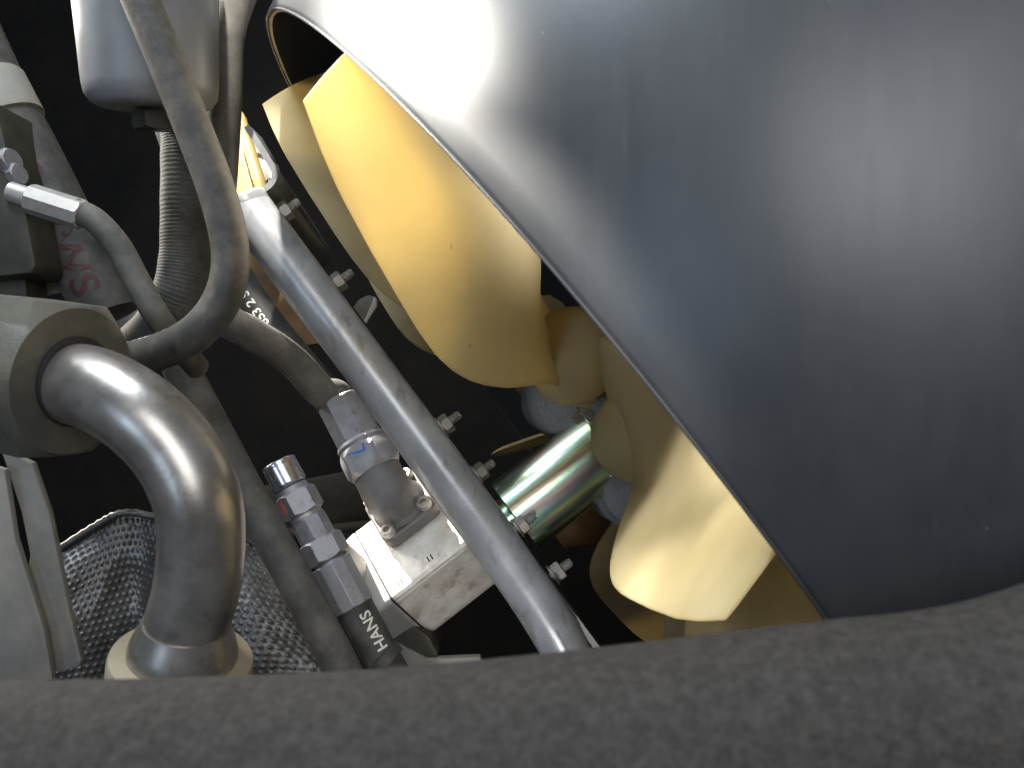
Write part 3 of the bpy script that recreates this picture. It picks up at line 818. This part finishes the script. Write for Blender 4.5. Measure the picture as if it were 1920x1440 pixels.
nutb = thing('large_pipe_nut', 'large olive grey union nut at the left holding the bent pipe', 'nut', P(40, 730, 0.55))
nax = Vector((0.92, -0.36, -0.14)).normalized()
nc = P(146, 716, 0.52)
build('nut_body', hexa(nc - nax * 0.062, nax, 0.060, px(162, 0.53), Vector((0.3, -0.62, 0.72)), ch=0.14), m_nut, nutb, sharp=40)
build('dark_gap_ring', lathe(nc - nax * 0.004, nax, [(0, px(84, 0.53)), (0.004, px(84, 0.53)), (0.005, px(80, 0.53))], 48), m_dark, nutb)  # dark ring standing in for the shaded gap round the pipe

# ------------------------------------------------------------------ plates and block at the left edge
br = thing('flat_bar_bracket', 'pale grey bracket of two flat bars below the large nut', 'bracket', P(90, 1255, 0.57))
build('front_bar', prism(poly_px([(-60, 860), (8, 880), (28, 1010), (60, 1110), (82, 1180), (98, 1275), (-60, 1300)], 0.565), Vector((0, 0.006, 0))), m_galv, br, bevel=0.0008)
build('rear_bar', prism(poly_px([(0, 840), (60, 868), (92, 960), (108, 1040), (128, 1140), (152, 1236), (148, 1250), (106, 1262), (84, 1180), (62, 1105), (50, 1080), (56, 1040), (40, 960), (14, 880)], 0.575), Vector((0, 0.006, 0))), m_galv, br, bevel=0.0008)

blk = thing('valve_block', 'dark olive valve block at the left edge with two bright bolt heads', 'valve block', P(30, 500, 0.60))
build('block_body', prism(poly_px([(-120, 180), (-10, 190), (14, 290), (44, 378), (56, 440), (66, 498), (58, 512), (-120, 530)], 0.60), Vector((0, 0.05, 0))), m_block, blk, bevel=0.0015)
build('block_foot', prism(poly_px([(-120, 515), (46, 505), (50, 560), (-120, 580)], 0.62), Vector((0, 0.03, 0))), m_block, blk, bevel=0.0015)
for (x, y, k) in ((26, 306, 1.0), (41, 330, 0.85)):
    build('bolt_head', hexa(P(x - 16, y, 0.605), Vector((0.93, -0.3, 0.2)), px(20, 0.6) * k, px(26, 0.6) * k), m_zinc, blk)
tab = build('grey_tab', prism(poly_px([(50, 508), (96, 502), (103, 512), (112, 548), (58, 560)], 0.66), Vector((0, 0.004, 0))), m_galv, None, bevel=0.0006)
tag(tab, 'small grey flat tab behind the top of the large nut', 'tab')
lnk = build('pipe_stub', lathe(P(232, 585, 0.74), (P(272, 640, 0.74) - P(232, 585, 0.74)), [(0, px(34, 0.74)), (0.001, px(36, 0.74)), (0.03, px(36, 0.74))], 30), m_galv, None)
tag(lnk, 'short dusty pipe stub beyond the end of the red-lettered hose', 'pipe')

# ------------------------------------------------------------------ embossed heat shield
shield = thing('heat_shield', 'dimpled metal heat shield bulging behind the bent steel pipe', 'heat shield', P(350, 1250, 0.75))
def shield_mesh():
    top = [(104, 1034, 0.76), (175, 985, 0.765), (235, 956, 0.77), (300, 962, 0.775), (370, 966, 0.76), (440, 985, 0.74), (508, 1034, 0.735)]
    bot = [(90, 1330, 0.72), (170, 1330, 0.73), (250, 1330, 0.75), (330, 1330, 0.75), (420, 1330, 0.72), (530, 1330, 0.70), (655, 1330, 0.70)]
    NX, NY = 320, 220
    tp_ = smooth_path([P(*q) for q in top], 40); bp_ = smooth_path([P(*q) for q in bot], 40)
    mb = MB(); grid = []
    for j in range(NY + 1):
        v = j / NY; row = []
        for i in range(NX + 1):
            f = i / NX * (len(tp_) - 1); k = min(int(f), len(tp_) - 2); g = f - k
            a_ = tp_[k].lerp(tp_[k + 1], g); b_ = bp_[k].lerp(bp_[k + 1], g)
            p = a_.lerp(b_, v)
            u = i / NX
            bulge = 0.035 * math.sin(math.pi * min(1, v * 0.9 + 0.05)) * (0.6 + 0.4 * math.cos((u - 0.72) * 7)) - 0.025 * math.exp(-((u - 0.36) / 0.09) ** 2) * v
            crum = noise.noise(Vector((u * 7, v * 5, 0.3))) * 0.0045 + noise.noise(Vector((u * 19, v * 13, 1.7))) * 0.0012
            p = p + Vector((0, -1, 0)) * (bulge + crum)
            row.append(p)
        grid.append(row)
    vs = []; fs = []
    pitch = 0.0072
    for j in range(NY + 1):
        for i in range(NX + 1):
            p = grid[j][i]
            du = grid[j][min(i + 1, NX)] - grid[j][max(i - 1, 0)]; dv = grid[min(j + 1, NY)][i] - grid[max(j - 1, 0)][i]
            n_ = dv.cross(du).normalized()
            if n_.y > 0: n_ = -n_
            uu_ = i / NX * 38; vv_ = j / NY * 27
            off = 0.5 * (int(vv_) % 2)
            a_ = (uu_ + off) % 1 - 0.5; b_ = vv_ % 1 - 0.5
            h = math.exp(-(a_ * a_ + b_ * b_) / 0.05) * (0.55 + 0.7 * (0.5 + 0.5 * noise.noise(Vector((int(uu_ + off) * 0.7, int(vv_) * 0.7, 0)))))
            vs.append(p + n_ * (0.0017 * h))
    for j in range(NY):
        for i in range(NX):
            fs.append((j * (NX + 1) + i, j * (NX + 1) + i + 1, (j + 1) * (NX + 1) + i + 1, (j + 1) * (NX + 1) + i))
    return mb.add(vs, fs), tp_, grid
smb, stop, sgrid = shield_mesh()
build('dimpled_sheet', smb, m_shield, shield, sharp=180)
build('rolled_edge', sweep([g + Vector((0, -0.004, -0.002)) for g in sgrid[0][::6]], lambda f: 0.0034 + 0.0005 * math.sin(f * 160), 12), m_shield, shield)
build('edge_strip', sweep([row[-1] + Vector((0.003, 0.002, 0)) for row in sgrid[::8]], 0.004, 12), m_galv, shield)

# ------------------------------------------------------------------ things behind the tube
low = thing('lower_mount', 'dark dusty mounting foot under the hydraulic motor', 'bracket', P(770, 1225, 0.78))
build('foot_block', prism(poly_px([(738, 1190), (768, 1166), (806, 1196), (822, 1228), (800, 1275), (740, 1275), (716, 1235)], 0.765), Vector((0, 0.05, 0))), m_block, low, bevel=0.002)
build('foot_plate', prism(poly_px([(690, 1214), (745, 1206), (800, 1236), (900, 1232), (930, 1300), (690, 1300)], 0.76), Vector((0, 0.01, 0))), m_galv, low, bevel=0.001)

yel = thing('yellow_machine_frame', 'yellow painted machine frame seen in the gap beside the S-bent bracket', 'frame', P(520, 650, 1.05))
dy = 1.04
build('frame_post', prism(poly_px([(380, 120), (448, 205), (456, 262), (464, 300), (478, 345), (492, 400), (480, 420), (380, 420)], dy), Vector((0, 0.03, 0))), m_yellow, yel, bevel=0.004)
build('frame_web', prism(poly_px([(380, 380), (520, 380), (620, 560), (640, 640), (560, 650), (380, 600)], dy + 0.10), Vector((0, 0.02, 0))), m_yellow_shade, yel, bevel=0.003)  # shaded stretch of the yellow frame, darkened by its colour
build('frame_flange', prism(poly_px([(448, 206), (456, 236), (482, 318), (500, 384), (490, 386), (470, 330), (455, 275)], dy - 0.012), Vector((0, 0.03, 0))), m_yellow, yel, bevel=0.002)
yb = build('shaded_crossmember', prism(poly_px([(1030, 990), (1060, 940), (1210, 860), (1250, 1000), (1205, 1010), (1150, 1018), (1060, 1030)], 1.10), Vector((0, 0.03, 0))), m_yellow_shade, None, bevel=0.004)  # the dimness of this member is painted into its brown colour
tag(yb, 'dim brown crossmember with shade painted into its colour below the iridescent sleeve', 'crossmember')
wb = thing('white_box', 'sunlit white box in the small gap left of the S-bent bracket', 'box', P(490, 300, 1.12))
build('box_lid', prism(poly_px([(440, 236), (470, 236), (500, 286), (466, 288)], 1.12), Vector((0, 0.05, 0))), m_white, wb, bevel=0.003)
build('box_body', prism(poly_px([(455, 292), (502, 290), (514, 325), (500, 380), (455, 380)], 1.13), Vector((0, 0.05, 0))), m_white, wb, bevel=0.003)
build('brown_panel', prism(poly_px([(470, 296), (489, 296), (506, 334), (482, 350)], 1.115), Vector((0, 0.006, 0))), m_nut, wb, bevel=0.001)

scrap = thing('plastic_clip', 'small pale torn plastic clip between the silver tube and the blades', 'clip', P(690, 590, 0.93))
build('clip_body', prism(poly_px([(662, 576), (672, 562), (690, 553), (703, 557), (706, 572), (694, 592), (684, 606), (674, 592)], 0.93), Vector((0.001, 0.004, 0))), m_galv, scrap, bevel=0.0008)
build('clip_edge', prism(poly_px([(701, 556), (707, 562), (706, 574), (686, 607), (682, 602), (696, 572)], 0.927), Vector((0, 0.006, 0))), m_white, scrap, bevel=0.0008)

# ------------------------------------------------------------------ dim things deep in the bay
m_dark_olive = mat('dark_olive_paint', (0.020, 0.018, 0.013), 0.7, spec=0.2, dust=(0.05, 0.042, 0.03), dust_amt=0.5)  # very dark olive with slightly lighter patches
beam = thing('rear_crossbeam', 'dark olive crossbeam deep in the bay behind the knurled cap', 'beam', P(640, 950, 1.2))
build('beam_web', prism(poly_px([(380, 930), (540, 905), (720, 872), (800, 880), (800, 960), (700, 985), (560, 1000), (380, 1010)], 1.2), Vector((0, 0.02, 0))), m_dark_olive, beam, bevel=0.004)
build('beam_lip', prism(poly_px([(380, 1005), (560, 995), (700, 980), (800, 955), (800, 968), (700, 994), (560, 1010), (380, 1020)], 1.17), Vector((0, 0.05, 0))), m_dark_olive, beam, bevel=0.003)

# ------------------------------------------------------------------ thick hose across the foreground
fg = thing('foreground_hose', 'thick blurred dark grey hose lying across the bottom foreground', 'hose', P(900, 1440, 0.25))
df = 0.25
fp = smooth_path([P(-500, 1530, df), P(-100, 1522, df), (P(300, 1515, df)), P(700, 1498, df), P(1100, 1460, df), P(1570, 1404, df), P(1780, 1382, df), P(1960, 1342, df), P(2150, 1270, df), P(2400, 1140, df)], 14)
build('hose_body', sweep(fp, px(232, df), 56), m_rubber_front, fg)
